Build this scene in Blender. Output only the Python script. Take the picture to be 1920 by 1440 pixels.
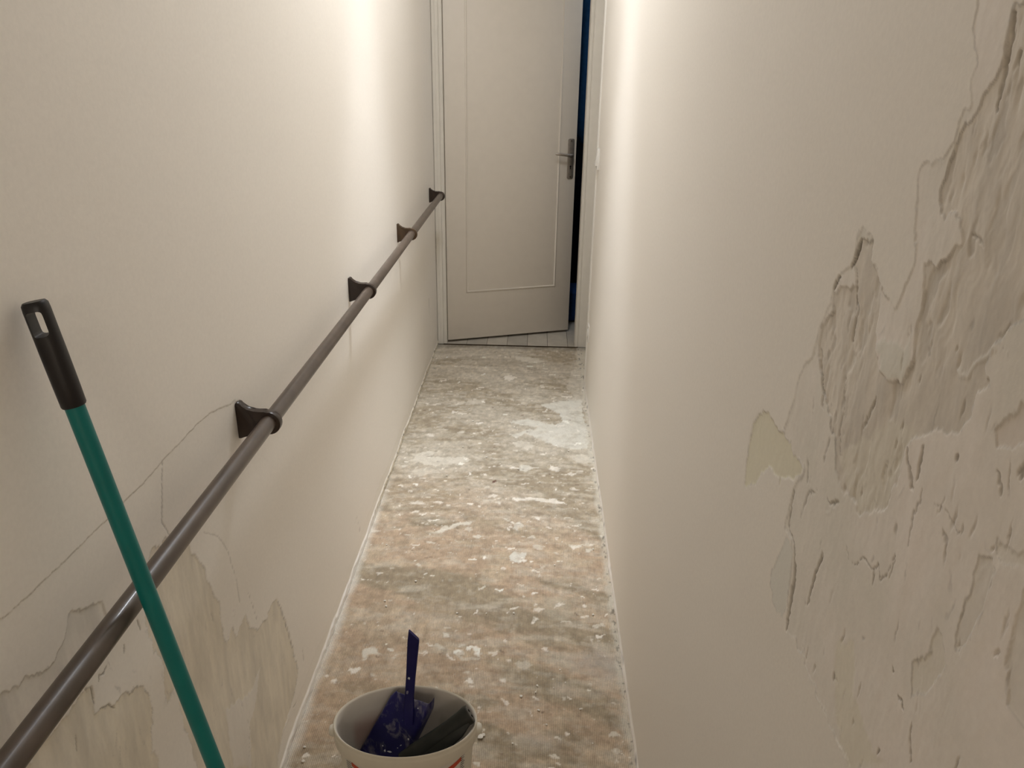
import bpy, bmesh, math, random
import numpy as np
from mathutils import Vector, Matrix

for o in list(bpy.data.objects): bpy.data.objects.remove(o)
SC = bpy.context.scene
COL = SC.collection
random.seed(7)

# ------------------------------------------------------------------ camera
H = 1.60                       # eye height
PITCH, YAW, ROLL = 0.3934392, -0.02724007, -0.01702097
F = 1445.0                     # focal length in pixels of a 1920 px wide frame
fw = np.array([math.sin(YAW)*math.cos(PITCH), math.cos(YAW)*math.cos(PITCH), -math.sin(PITCH)])
rt0 = np.array([math.cos(YAW), -math.sin(YAW), 0.0]); dn0 = np.cross(fw, rt0)
rt = rt0*math.cos(ROLL)+dn0*math.sin(ROLL); dn = -rt0*math.sin(ROLL)+dn0*math.cos(ROLL)
cam = bpy.data.cameras.new('camera'); camo = bpy.data.objects.new('camera', cam); COL.objects.link(camo)
cam.sensor_width = 36.0; cam.lens = F/1920*36.0; cam.clip_start = 0.02; cam.clip_end = 60
m = Matrix.Identity(4)
for i in range(3):
    m[i][0] = rt[i]; m[i][1] = -dn[i]; m[i][2] = -fw[i]
m[2][3] = H
camo.matrix_world = m
SC.camera = camo

# ------------------------------------------------------------------ light
SC.view_settings.view_transform = 'Standard'
SC.view_settings.look = 'None'
SC.view_settings.exposure = 0.0
SC.view_settings.gamma = 1.0
SC.view_settings.use_curve_mapping = False
w = bpy.data.worlds.new('world'); SC.world = w; w.use_nodes = True
w.node_tree.nodes['Background'].inputs[0].default_value = (0.01, 0.01, 0.012, 1)
w.node_tree.nodes['Background'].inputs[1].default_value = 0.2

def lamp(name, kind, loc, power, color, rot=(0, 0, 0), **kw):
    d = bpy.data.lights.new(name, kind); d.energy = power; d.color = color
    for k, v in kw.items(): setattr(d, k, v)
    o = bpy.data.objects.new(name, d); COL.objects.link(o); o.location = loc; o.rotation_euler = rot
    return o
LAMP = (-0.15, 2.76, 2.90)
LC = (0.92, 0.965, 1.03)
lamp('corridor_light', 'AREA', LAMP, 15.5, LC, shape='DISK', size=0.32)
lamp('corridor_light', 'AREA', (LAMP[0], 2.02, LAMP[2]), 3.8, LC, shape='RECTANGLE', size=0.10, size_y=1.25)  # strip fill added to lift the mid corridor, no such tube seen
lamp('corridor_downlight', 'SPOT', LAMP, 140.0, LC, spot_size=math.radians(50), spot_blend=1.0, shadow_soft_size=.14)
lamp('landing_fill', 'POINT', (0.62, -3.5, 2.50), 58.0, (1.0, 0.945, 0.87), shadow_soft_size=.30)  # fill lamp added behind the camera to lift the near walls
lamp('far_room_fill', 'POINT', (0.9, 4.95, 2.2), 6.0, (0.75, 0.85, 1.0), shadow_soft_size=0.05)  # small lamp added so the blue cloth shows, source unseen

# ------------------------------------------------------------------ room constants
A = 0.5845       # left wall at x = -A
B = 0.2879       # right wall at x = +B
Y0 = -1.30       # wall behind the photographer
YE = 3.851       # end of the right wall
YD = 4.47        # door wall, corridor face
ZC = 2.95

def ray(x, y): return fw+rt*(x-960)/F+dn*(y-720)/F
def on_x(p, xx):
    v = ray(*p); q = v*(xx/v[0]); return (q[0], q[1], q[2]+H)
def on_z(p, zz):
    v = ray(*p); q = v*((zz-H)/v[2]); return (q[0], q[1], q[2]+H)
def on_y(p, yy):
    v = ray(*p); q = v*(yy/v[1]); return (q[0], q[1], q[2]+H)

# ------------------------------------------------------------------ materials
def mat(name, color=(.5, .5, .5), rough=.6, spec=.5, noise=0.0, nscale=40, bump=0.0, bscale=200, attr=False,
        metal=0.0, dust=None, coat=0.0, sub=0.0):
    M = bpy.data.materials.new(name); M.use_nodes = True
    nt = M.node_tree; N = nt.nodes; Lk = nt.links
    b = N['Principled BSDF']
    b.inputs['Roughness'].default_value = rough
    b.inputs['Specular IOR Level'].default_value = spec
    b.inputs['Metallic'].default_value = metal
    b.inputs['Coat Weight'].default_value = coat
    tc = N.new('ShaderNodeTexCoord')
    if attr:
        at = N.new('ShaderNodeAttribute'); at.attribute_name = 'Col'; src = at.outputs['Color']
    else:
        rgb = N.new('ShaderNodeRGB'); rgb.outputs[0].default_value = (*color, 1); src = rgb.outputs[0]
    if noise:
        nz = N.new('ShaderNodeTexNoise'); nz.inputs['Scale'].default_value = nscale; nz.inputs['Detail'].default_value = 6
        Lk.new(tc.outputs['Object'], nz.inputs['Vector'])
        mr = N.new('ShaderNodeMapRange'); mr.inputs[1].default_value = .3; mr.inputs[2].default_value = .7
        mr.inputs[3].default_value = 1-noise; mr.inputs[4].default_value = 1+noise
        Lk.new(nz.outputs['Fac'], mr.inputs[0])
        mx = N.new('ShaderNodeVectorMath'); mx.operation = 'SCALE'
        Lk.new(src, mx.inputs[0]); Lk.new(mr.outputs[0], mx.inputs['Scale']); src = mx.outputs[0]
    if dust:
        dcol, dscale, lo, hi, stretch = dust
        mp = N.new('ShaderNodeMapping'); mp.inputs['Scale'].default_value = stretch
        Lk.new(tc.outputs['Object'], mp.inputs['Vector'])
        nz = N.new('ShaderNodeTexNoise'); nz.inputs['Scale'].default_value = dscale; nz.inputs['Detail'].default_value = 8
        nz.inputs['Roughness'].default_value = .65; nz.inputs['Distortion'].default_value = .6
        Lk.new(mp.outputs[0], nz.inputs['Vector'])
        mr = N.new('ShaderNodeMapRange'); mr.inputs[1].default_value = lo; mr.inputs[2].default_value = hi
        Lk.new(nz.outputs['Fac'], mr.inputs[0])
        mi = N.new('ShaderNodeMix'); mi.data_type = 'RGBA'
        Lk.new(mr.outputs[0], mi.inputs[0]); Lk.new(src, mi.inputs[6]); mi.inputs[7].default_value = (*dcol, 1)
        src = mi.outputs[2]
    Lk.new(src, b.inputs['Base Color'])
    if bump:
        nb = N.new('ShaderNodeTexNoise'); nb.inputs['Scale'].default_value = bscale; nb.inputs['Detail'].default_value = 4
        Lk.new(tc.outputs['Object'], nb.inputs['Vector'])
        bp = N.new('ShaderNodeBump'); bp.inputs['Strength'].default_value = bump; bp.inputs['Distance'].default_value = .001
        Lk.new(nb.outputs['Fac'], bp.inputs['Height']); Lk.new(bp.outputs[0], b.inputs['Normal'])
    return M

PAINT = (.925, .868, .787)
M_wall = mat('painted plaster', attr=True, rough=.62, spec=.35, noise=.02, nscale=160, bump=.12, bscale=260)
M_paint = mat('plain wall paint', PAINT, rough=.65, spec=.3, noise=.015, nscale=30, bump=.1, bscale=260)
M_ceil = mat('ceiling paint', (.91, .87, .81), rough=.8, spec=.2)
M_land = mat('landing floor backing', (.36, .29, .21), rough=.8, noise=.15, nscale=8)
M_door = mat('door gloss paint', (.69, .625, .535), rough=.45, spec=.4, noise=.015, nscale=20, bump=.05, bscale=120)
M_trim = mat('frame gloss paint', (.71, .665, .585), rough=.4, spec=.45, noise=.02, nscale=25, bump=.05, bscale=90)
M_bead = mat('corner strip paint', (.82, .78, .71), rough=.4, spec=.4)
M_dark = mat('dark gap brown', (.05, .035, .02), rough=.9, spec=.1, noise=.2, nscale=60)  # dark brown for the threshold seam, plank base and screws
M_rail = mat('brown lacquered rail', (.080, .057, .042), rough=.36, spec=.55, noise=.25, nscale=22, coat=.15,
             dust=((.22, .185, .155), 9, .58, .80, (1, .12, 1)), bump=.08, bscale=150)
M_brack = mat('dark brown bracket lacquer', (.026, .014, .009), rough=.28, spec=.5, noise=.2, nscale=40)
M_brack2 = mat('mid brown bracket lacquer', (.060, .032, .013), rough=.3, spec=.5, noise=.2, nscale=40)
M_teal = mat('teal coated steel', (.001, .162, .150), rough=.38, spec=.4, noise=.06, nscale=30)
M_black = mat('black grip plastic', (.010, .008, .008), rough=.42, spec=.4, bump=.06, bscale=400)
M_bucket = mat('off white bucket plastic', attr=True, rough=.42, spec=.4, noise=.02, nscale=50)
M_red = mat('red print', (.50, .055, .015), rough=.5)
M_print = mat('dark print', (.05, .05, .05), rough=.5)
M_blue = mat('dusty navy plastic', (.009, .008, .085), rough=.42, spec=.35, noise=.12, nscale=30,
             dust=((.33, .31, .33), 24, .52, .80, (1.6, .5, 1)))
M_blueh = mat('navy plastic', (.007, .005, .075), rough=.45, spec=.3, noise=.1, nscale=30)
M_dust = mat('plaster dust', (.62, .62, .63), rough=.9, spec=.1)
M_smear = mat('dried plaster smear', (.20, .19, .25), rough=.9, spec=.1)
M_tool = mat('black tool rubber', (.010, .011, .008), rough=.5, spec=.35, noise=.3, nscale=40, bump=.1, bscale=300)
M_toolend = mat('worn black end cap', (.045, .045, .042), rough=.4, spec=.5, noise=.5, nscale=120)
M_steel = mat('brushed steel', (.36, .32, .28), rough=.42, metal=.85, noise=.12, nscale=60)
M_hole = mat('dark hole', (.004, .004, .004), rough=.9, spec=.05)
M_switch = mat('white switch plastic', (.80, .77, .71), rough=.35, spec=.5)
M_plank = mat('grey vinyl plank', (.52, .47, .39), rough=.5, spec=.3, noise=.15, nscale=9)
M_plank2 = mat('darker grey vinyl plank', (.44, .40, .335), rough=.5, spec=.3, noise=.15, nscale=9)
M_room = mat('unlit room paint', (.025, .025, .03), rough=.8, spec=.1)  # near-black puts the darkness of the unlit room into the wall colour
M_cloth1 = mat('blue cloth', (.022, .085, .20), rough=.9, spec=.1, noise=.12, nscale=40)
M_cloth2 = mat('black cloth', (.006, .006, .012), rough=.9, spec=.1, noise=.2, nscale=40)
M_cloth3 = mat('navy cloth', (.012, .035, .11), rough=.9, spec=.1, noise=.15, nscale=40)
M_crumb = mat('white plaster crumb', (.74, .70, .62), rough=.85, spec=.2, noise=.08, nscale=80)

# floor material: vertex colour, woven ribs along the corridor
M_floor = mat('stripped floor backing', attr=True, rough=.75, spec=.2, noise=.10, nscale=220)
nt = M_floor.node_tree; N = nt.nodes; Lk = nt.links
b = N['Principled BSDF']
tc = N.new('ShaderNodeTexCoord'); sx = N.new('ShaderNodeSeparateXYZ'); Lk.new(tc.outputs['Object'], sx.inputs[0])
nz = N.new('ShaderNodeTexNoise'); nz.inputs['Scale'].default_value = 14; Lk.new(tc.outputs['Object'], nz.inputs['Vector'])
mm = N.new('ShaderNodeMath'); mm.operation = 'MULTIPLY_ADD'; mm.inputs[1].default_value = 2*math.pi/.0048
Lk.new(sx.outputs[0], mm.inputs[0]); 
nm = N.new('ShaderNodeMath'); nm.operation = 'MULTIPLY'; nm.inputs[1].default_value = 5.0; Lk.new(nz.outputs['Fac'], nm.inputs[0])
Lk.new(nm.outputs[0], mm.inputs[2])
sn = N.new('ShaderNodeMath'); sn.operation = 'SINE'; Lk.new(mm.outputs[0], sn.inputs[0])
ra = N.new('ShaderNodeAttribute'); ra.attribute_name = 'rib'
rm = N.new('ShaderNodeMath'); rm.operation = 'MULTIPLY'; Lk.new(sn.outputs[0], rm.inputs[0]); Lk.new(ra.outputs['Fac'], rm.inputs[1])
n2 = N.new('ShaderNodeTexNoise'); n2.inputs['Scale'].default_value = 330; n2.inputs['Detail'].default_value = 3
Lk.new(tc.outputs['Object'], n2.inputs['Vector'])
ad = N.new('ShaderNodeMath'); ad.operation = 'ADD'; Lk.new(rm.outputs[0], ad.inputs[0]); Lk.new(n2.outputs['Fac'], ad.inputs[1])
bp = N.new('ShaderNodeBump'); bp.inputs['Strength'].default_value = .55; bp.inputs['Distance'].default_value = .0009
Lk.new(ad.outputs[0], bp.inputs['Height']); Lk.new(bp.outputs[0], b.inputs['Normal'])
old = b.inputs['Base Color'].links[0].from_socket
sc = N.new('ShaderNodeMath'); sc.operation = 'MULTIPLY_ADD'; sc.inputs[1].default_value = .13; sc.inputs[2].default_value = 1.0
Lk.new(rm.outputs[0], sc.inputs[0])
vs = N.new('ShaderNodeVectorMath'); vs.operation = 'SCALE'; Lk.new(old, vs.inputs[0]); Lk.new(sc.outputs[0], vs.inputs['Scale'])
Lk.new(vs.outputs[0], b.inputs['Base Color'])

# ------------------------------------------------------------------ object helpers
def link(name, me, material=None, parent=None, smooth=False):
    o = bpy.data.objects.new(name, me); COL.objects.link(o)
    if material is not None: me.materials.append(material)
    if parent is not None: o.parent = parent
    if smooth:
        for p in me.polygons: p.use_smooth = True
    return o
def obj(name, bm, material, parent=None, smooth=False, sharp=None):
    bmesh.ops.recalc_face_normals(bm, faces=bm.faces[:])
    me = bpy.data.meshes.new(name); bm.to_mesh(me); bm.free()
    o = link(name, me, material, parent, smooth)
    if smooth and sharp: me.set_sharp_from_angle(angle=math.radians(sharp))
    return o
def tag(o, label, cat, group=None):
    o['label'] = label; o['category'] = cat
    if group: o['group'] = group
    return o
def thing(name, label, cat, loc=(0, 0, 0), group=None):
    o = bpy.data.objects.new(name, None); COL.objects.link(o); o.location = loc; o.empty_display_size = .05
    return tag(o, label, cat, group)
def struct(o): o['kind'] = 'structure'; return o
def box(bm, lo, hi, bevel=0, seg=2, M=None):
    r = bmesh.ops.create_cube(bm, size=1.0)
    vs = r['verts']
    for v in vs:
        v.co = Vector([lo[i]+(v.co[i]+.5)*(hi[i]-lo[i]) for i in range(3)])
    if bevel:
        es = list({e for v in vs for e in v.link_edges})
        g = bmesh.ops.bevel(bm, geom=es, offset=bevel, segments=seg, affect='EDGES', profile=.5)
        vs = list({v for f in g['faces'] for v in f.verts} | {v for v in vs if v.is_valid})
    if M is not None:
        for v in vs: v.co = M @ v.co
    return vs
def frame(p, z, x=None):
    z = Vector(z).normalized()
    x = Vector(x) if x is not None else (Vector((0, 0, 1)) if abs(z.z) < .9 else Vector((1, 0, 0)))
    x = (x-z*x.dot(z)).normalized(); y = z.cross(x)
    M = Matrix.Identity(4)
    for i in range(3): M[i][0], M[i][1], M[i][2], M[i][3] = x[i], y[i], z[i], p[i]
    return M
def loft(bm, rings, cap=True):
    """rings: lists of Vectors, all the same length, closed loops"""
    R = [[bm.verts.new(p) for p in r] for r in rings]
    n = len(R[0])
    for a, c in zip(R, R[1:]):
        for i in range(n): bm.faces.new((a[i], a[(i+1) % n], c[(i+1) % n], c[i]))
    if cap:
        bm.faces.new(R[0]); bm.faces.new(list(reversed(R[-1])))
    return R
def ring(M, rx, ry, z, n=24, pw=1.0):
    out = []
    for i in range(n):
        a = 2*math.pi*i/n; c, s = math.cos(a), math.sin(a)
        c = math.copysign(abs(c)**pw, c); s = math.copysign(abs(s)**pw, s)
        out.append(M @ Vector((rx*c, ry*s, z)))
    return out
def prism(bm, pts, M, t, bevel=0, seg=2):
    """polygon pts (x, y) in M's plane, thickness t along M's z"""
    a = [bm.verts.new(M @ Vector((x, y, -t/2))) for x, y in pts]
    c = [bm.verts.new(M @ Vector((x, y, t/2))) for x, y in pts]
    n = len(pts)
    f1 = bm.faces.new(a); f2 = bm.faces.new(list(reversed(c)))
    for i in range(n): bm.faces.new((a[i], c[i], c[(i+1) % n], a[(i+1) % n]))
    if bevel:
        es = list(f1.edges)+list(f2.edges)
        bmesh.ops.bevel(bm, geom=es, offset=bevel, segments=seg, affect='EDGES', profile=.5)

# ------------------------------------------------------------------ numpy height fields
_rng = np.random.RandomState(11)
_T = _rng.rand(256, 256)
def vnoise(x, y):
    xi = np.floor(x).astype(int); yi = np.floor(y).astype(int)
    fx = x-xi; fy = y-yi
    fx = fx*fx*(3-2*fx); fy = fy*fy*(3-2*fy)
    a = _T[xi & 255, yi & 255]; b_ = _T[(xi+1) & 255, yi & 255]
    c = _T[xi & 255, (yi+1) & 255]; d = _T[(xi+1) & 255, (yi+1) & 255]
    return (a*(1-fx)+b_*fx)*(1-fy)+(c*(1-fx)+d*fx)*fy
def fbm(x, y, oct=4, gain=.5):
    s = 0; amp = 1; tot = 0
    for k in range(oct):
        s = s+amp*vnoise(x*2**k+17.3*k, y*2**k+31.7*k); tot += amp; amp *= gain
    return s/tot
def sstep(d, e0, e1):
    t = np.clip((d-e0)/(e1-e0), 0, 1); return t*t*(3-2*t)
def sdf(P, X, Y, pad=.012):
    """signed distance (negative inside) of grid points to a polygon, +1 far outside"""
    P = np.array(P); out = np.full(X.shape, 1.0)
    mk = (X > P[:, 0].min()-pad) & (X < P[:, 0].max()+pad) & (Y > P[:, 1].min()-pad) & (Y < P[:, 1].max()+pad)
    x = X[mk]; y = Y[mk]
    d2 = np.full(x.shape, 1e9); ins = np.zeros(x.shape, bool)
    n = len(P)
    for i in range(n):
        ax, ay = P[i]; bx, by = P[(i+1) % n]
        ex, ey = bx-ax, by-ay
        t = np.clip(((x-ax)*ex+(y-ay)*ey)/(ex*ex+ey*ey+1e-12), 0, 1)
        d2 = np.minimum(d2, (x-ax-t*ex)**2+(y-ay-t*ey)**2)
        c = (ay > y) != (by > y)
        with np.errstate(divide='ignore', invalid='ignore'):
            xi = ax+(y-ay)*ex/(ey if ey else 1e-12)
        ins ^= c & (x < xi)
    d = np.sqrt(d2); d[ins] *= -1
    out[mk] = d
    return out
def linedist(P, X, Y, pad=.012):
    """distance to a polyline and position 0..1 along it"""
    P = np.array(P); D = np.full(X.shape, 1.0); T = np.zeros(X.shape)
    mk = (X > P[:, 0].min()-pad) & (X < P[:, 0].max()+pad) & (Y > P[:, 1].min()-pad) & (Y < P[:, 1].max()+pad)
    x = X[mk]; y = Y[mk]; d2 = np.full(x.shape, 1e9); tt = np.zeros(x.shape)
    n = len(P)-1
    for i in range(n):
        ax, ay = P[i]; bx, by = P[i+1]; ex, ey = bx-ax, by-ay
        t = np.clip(((x-ax)*ex+(y-ay)*ey)/(ex*ex+ey*ey+1e-12), 0, 1)
        q = (x-ax-t*ex)**2+(y-ay-t*ey)**2
        u = q < d2; d2[u] = q[u]; tt[u] = (i+t[u])/n
    D[mk] = np.sqrt(d2); T[mk] = tt
    return D, T
def grid_mesh(name, V, C, material, extra=None):
    """V: (n, m, 3) positions, C: (n, m, 3) linear colours"""
    n, m_ = V.shape[:2]
    idx = np.arange(n*m_).reshape(n, m_)
    q = np.stack([idx[:-1, :-1], idx[1:, :-1], idx[1:, 1:], idx[:-1, 1:]], -1).reshape(-1, 4)
    me = bpy.data.meshes.new(name)
    me.vertices.add(n*m_); me.vertices.foreach_set('co', V.reshape(-1).astype(np.float32))
    me.loops.add(q.size); me.loops.foreach_set('vertex_index', q.reshape(-1).astype(np.int32))
    me.polygons.add(len(q)); me.polygons.foreach_set('loop_start', np.arange(0, q.size, 4, dtype=np.int32))
    me.polygons.foreach_set('use_smooth', np.ones(len(q), bool))
    me.update(calc_edges=True)
    a = me.attributes.new('Col', 'FLOAT_COLOR', 'POINT')
    a.data.foreach_set('color', np.concatenate([C.reshape(-1, 3), np.ones((n*m_, 1))], 1).reshape(-1).astype(np.float32))
    if extra is not None:
        e = me.attributes.new('rib', 'FLOAT', 'POINT'); e.data.foreach_set('value', extra.reshape(-1).astype(np.float32))
    return link(name, me, material)
def lerp(C, col, f): return C*(1-f[..., None])+np.array(col)*f[..., None]

# =================================================================== RIGHT WALL
def wall_right():
    ys = np.concatenate([np.linspace(Y0, .36, 9)[:-1], 1/np.linspace(1/.36, 1/1.35, 520)[:-1], np.linspace(1.35, YE, 110)])
    zs = np.concatenate([np.linspace(0, .03, 10)[:-1], np.linspace(.03, .62, 60)[:-1], np.linspace(.62, 1.78, 900)[:-1], np.linspace(1.78, ZC, 12)])
    Yg, Zg = np.meshgrid(ys, zs, indexing='ij')
    W = lambda pts: [on_x(p, B)[1:] for p in pts]
    # ragged edges: domain warp
    wy = (fbm(Yg*90, Zg*45, 4)-.5)*.010*Yg + (fbm(Yg*420, Zg*200, 3)-.5)*.0040
    wz = (fbm(Yg*80+50, Zg*45+9, 4)-.5)*.016 + (fbm(Yg*300+50, Zg*300+9, 3)-.5)*.004
    X_, Z_ = Yg+wy, Zg+wz
    dep = np.zeros(Yg.shape)
    C = np.empty(Yg.shape+(3,)); C[:] = PAINT
    dep += (fbm(Yg*3, Zg*3, 3)-.5)*.004        # gentle waviness of the plaster
    inner = (fbm(Yg*7, Zg*4, 3)-.5)
    wq = (fbm(Yg*50+9, Zg*50, 3)-.5)*.016; st = fbm((Yg+wq)*120, Zg*34, 5)                 # vertical trowel streaks
    st2 = fbm(Yg*60+8, Zg*14, 4)
    cl = fbm(Yg*24+3, Zg*16, 4)
    # thin layer
    L1 = W([(1840,-60),(1832,0),(1826,40),(1830,128),(1818,157),(1816,175),(1819,198),(1800,230),(1786,274),(1768,300),
            (1733,303),(1723,330),(1716,402),(1713,493),(1698,534),(1678,575),(1655,560),(1650,530),(1647,496),(1634,479),
            (1636,452),(1628,435),(1618,424),(1608,444),(1602,476),(1593,499),(1576,503),(1573,522),(1561,546),(1556,572),
            (1546,590),(1535,616),(1529,642),(1521,671),(1505,684),(1499,709),(1488,750),(1468,808),(1485,845),(1508,880),
            (1485,921),(1477,962),(1471,991),(1484,1005),(1484,1055),(1478,1110),(1474,1183),(1491,1195),(1506,1230),
            (1517,1265),(1535,1312),(1552,1355),(1576,1396),(1593,1434),(1602,1500),(2300,1500),(2300,-60)])
    d = sdf(L1, X_, Z_, .03); f1 = sstep(-d, -.0005, .0007)
    dep += f1*(.00065+(st-.5)*.0006*np.clip(cl*2-.5, 0, 1))
    C = lerp(C, np.array(PAINT)*(.965, .96, .96), f1)
    e1 = (1-sstep(np.abs(d-.0002), .0003, .0011))*.16*np.clip(.2+1.6*fbm(Yg*20, Zg*30, 3), 0, 1)
    C = C*(1-e1[..., None])  # shadow line of the thin layer's step painted into the colour
    mot = fbm(Yg*16+70, Zg*11+5, 4); mot2 = fbm(Yg*46+20, Zg*24+15, 3)
    C = C*(1-f1[..., None]*(.5-mot)[..., None]*np.array((.20, .16, .20)))
    dep += f1*(mot2-.5)*.0014*np.clip(mot*2-.4, 0, 1)
    # rough base plaster
    L2 = W([(1903,-2),(1885,70),(1876,117),(1862,155),(1838,187),(1815,228),(1797,260),(1783,292),(1771,330),(1760,359),
            (1761,408),(1768,415),(1780,398),(1797,415),(1801,455),(1780,479),(1765,487),(1751,508),(1736,499),(1728,508),
            (1727,546),(1723,587),(1714,616),(1711,654),(1708,677),(1692,709),(1687,721),(1669,715),(1655,700),(1643,680),
            (1640,619),(1647,575),(1650,540),(1647,508),(1634,480),(1636,455),(1624,447),(1611,450),(1602,473),(1598,493),
            (1601,540),(1590,543),(1576,537),(1561,552),(1558,587),(1541,604),(1532,648),(1535,692),(1541,735),(1547,765),
            (1564,820),(1564,866),(1570,910),(1593,939),(1617,968),(1634,968),(1663,942),(1680,900),(1692,851),(1710,819),
            (1748,802),(1797,807),(1815,787),(1827,735),(1853,724),(1842,690),(1862,642),(1890,612),(1925,585),(2300,400),(2300,-2)])
    d = sdf(L2, X_, Z_, .03); f2 = sstep(-d, -.0006, .0009)
    rough = (st-.5)*.0010+(st2-.5)*.0014
    dep += f2*(.0009+rough*np.clip(cl*2.2-.35, .15, 1.3))
    blo = sstep(fbm(Yg*75+31, Zg*34+8, 4), .54, .68)*np.clip(3*cl-1, 0, 1)
    dep += f2*blo*.0012
    tone = .975-.12*blo+.18*(cl-.5)+.20*(st-.5)+.22*(st2-.5)
    C = lerp(C, np.array((0.80, 0.733, 0.645)), f2)*(1-f2[..., None]*(1-np.clip(tone, .72, 1.06)[..., None]))
    e2 = (1-sstep(np.abs(d), .0004, .0015))*.24*np.clip(2.4*fbm(Yg*30+4, Zg*26, 3)-.5, 0, 1)
    C = C*(1-e2[..., None])  # base plaster edge darkened in colour to draw its step shadow
    # single patches: polygon, depth, colour or None, soft edge
    for pts, dp, col, soft in [
        ([(1424,772),(1433,769),(1442,771),(1456,799),(1474,822),(1490,852),(1503,880),(1498,897),(1485,901),(1465,895),(1461,918),
          (1461,892),(1439,877),(1427,883),(1415,907),(1395,912),(1399,866),(1404,837),(1412,799)], .0009, (.85,.80,.635), .0012),
        ([(1862,799),(1873,784),(1894,772),(1905,764),(1940,755),(1940,840),(1902,834),(1879,840),(1867,828)], .0009, (0.826, 0.747, 0.664), .001),
        ([(1835,1037),(1821,1078),(1816,1105),(1797,1148),(1793,1166),(1792,1215),(1809,1205),(1838,1140),(1856,1078),(1853,1056)], .0007, (0.857, 0.799, 0.721), .001),
        ([(1925,1080),(1902,1151),(1888,1210),(1882,1242),(1881,1329),(1888,1385),(1882,1500),(2100,1500),(2100,1080)], .0009, (0.846, 0.784, 0.705), .001),
        ([(1754,1177),(1742,1207),(1739,1227),(1725,1239),(1707,1245),(1707,1306),(1735,1300),(1760,1262),(1772,1240),(1768,1207)], .0007, (0.867, 0.810, 0.716), .001),
        ([(1860,1020),(1893,1028),(1925,1042),(1925,1078),(1895,1060),(1862,1045)], .0005, (0.862, 0.805, 0.721), .0012),
        ([(1564,1215),(1577,1195),(1600,1207),(1601,1290),(1613,1340),(1625,1385),(1660,1440),(1590,1440),(1575,1390),(1566,1340),(1562,1280)], .0003, (0.878, 0.820, 0.700), .006),
        ([(1568,855),(1600,830),(1640,800),(1690,790),(1712,818),(1690,852),(1664,940),(1634,966),(1612,964),(1590,935)], .0001, (0.826, 0.768, 0.664), .004),
        ([(1477,1006),(1462,1038),(1447,1070),(1445,1096),(1450,1131),(1465,1160),(1474,1137),(1482,1080),(1485,1030)], .0002, (.83,.805,.735), .002),
        ([(1640,640),(1705,640),(1707,676),(1688,718),(1668,712),(1650,690)], -.0005, (.86,.83,.75), .004),
        ]:
        d = sdf(W(pts), X_, Z_, .02); f = sstep(-d, -soft*.5, soft)
        dep += f*dp*(1+.4*(st-.5)); C = lerp(C, np.array(col), f*.9)
        if soft < .003: C = C*(1-((1-sstep(np.abs(d), .0003, .0012))*.20*np.clip(2.2*fbm(Yg*25+4, Zg*22, 3)-.4, 0, 1))[..., None])  # patch rims get a painted shadow line too
    # gouges and raised lines: points, half width, depth (+ cut in, - proud), tint
    for pts, hw, dp, tint in [
        ([(1486,1000),(1491,1064),(1486,1099),(1479,1151),(1475,1183)], .0036, .0032, .45),
        ([(1543,1036),(1529,1078),(1513,1134)], .0030, .0026, .4),
        ([(1613,450),(1603,476),(1594,499)], .0030, .0030, .6),
        ([(1574,512),(1561,546)], .0024, .0028, .6),
        ([(1601,540),(1603,590),(1594,635)], .0022, .0022, .3),
        ([(1602,500),(1602,560),(1598,600)], .0012, .0012, .25),
        ([(1536,650),(1537,700),(1542,740),(1540,765)], .0022, .002, .25),
        ([(1582,716),(1580,760),(1572,820),(1575,860)], .0012, .0014, .25),
        ([(1640,745),(1628,780),(1616,808)], .0022, .002, .3),
        ([(1698,852),(1703,880),(1706,915)], .0030, .0022, .35),
        ([(1728,838),(1722,870),(1712,905)], .0026, .0022, .35),
        ([(1793,850),(1787,862)], .0022, .002, .4),
        ([(1866,884),(1872,905),(1869,935)], .0028, .0016, .3),
        ([(1915,870),(1908,890)], .0040, .0024, .4),
        ([(1512,866),(1513,892)], .0024, .0014, .3),
        ([(1730,912),(1723,940),(1710,959),(1706,1000),(1700,1030)], .0009, .0010, .25),
        ([(1596,1055),(1606,1057),(1620,1047),(1637,1070),(1645,1062),(1649,1085),(1660,1070),(1676,1038)], .0010, .0016, .3),
        ([(1677,1040),(1664,1090)], .0009, .0012, .3),
        ([(1637,1075),(1635,1100)], .0010, .0014, .3),
        ([(1748,947),(1775,975),(1797,1000),(1803,985)], .0009, .0010, .2),
        ([(1766,1000),(1772,1040)], .0012, .0014, .25),
        ([(1708,1352),(1706,1424)], .0014, .0018, .35),
        ([(1564,1258),(1562,1276)], .0026, .002, .4),
        ([(1550,935),(1558,944),(1572,945)], .0022, .0022, .35),
        ([(1485,1000),(1478,985),(1481,960),(1486,925)], .0016, .002, .35),
        ([(1500,970),(1506,950),(1515,930),(1530,915)], .0014, .0016, .3),
        ([(1543,860),(1553,830),(1562,795)], .0012, .0012, .25),
        ([(1900,20),(1893,70),(1886,110)], .0030, .0022, .35),
        ([(1888,85),(1878,140),(1866,190)], .0030, .0022, .35),
        ([(1911,90),(1904,120)], .0026, .002, .3),
        ([(1818,440),(1838,470)], .0016, .0014, .25),
        ([(1590,1049),(1587,1020)], .0012, .0012, .2),
        ([(1672,1250),(1673,1262)], .0016, .002, .5),
        ([(1684,1300),(1690,1315),(1695,1325)], .0016, .0018, .5),
        ([(1190,1010),(1187,1055)], .004, .0015, .25),
        ([(1505,1215),(1511,1235),(1516,1205)], .0010, .0014, .2),
        ([(1650,1405),(1645,1412)], .0016, .002, .5)]:
        D, T = linedist(W(pts), X_, Z_, .02)
        hwv = hw*(.35+.65*np.sin(np.clip(T, .04, .96)*math.pi)**.6)
        f = 1-sstep(D, hwv*.4, hwv*1.1)
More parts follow.
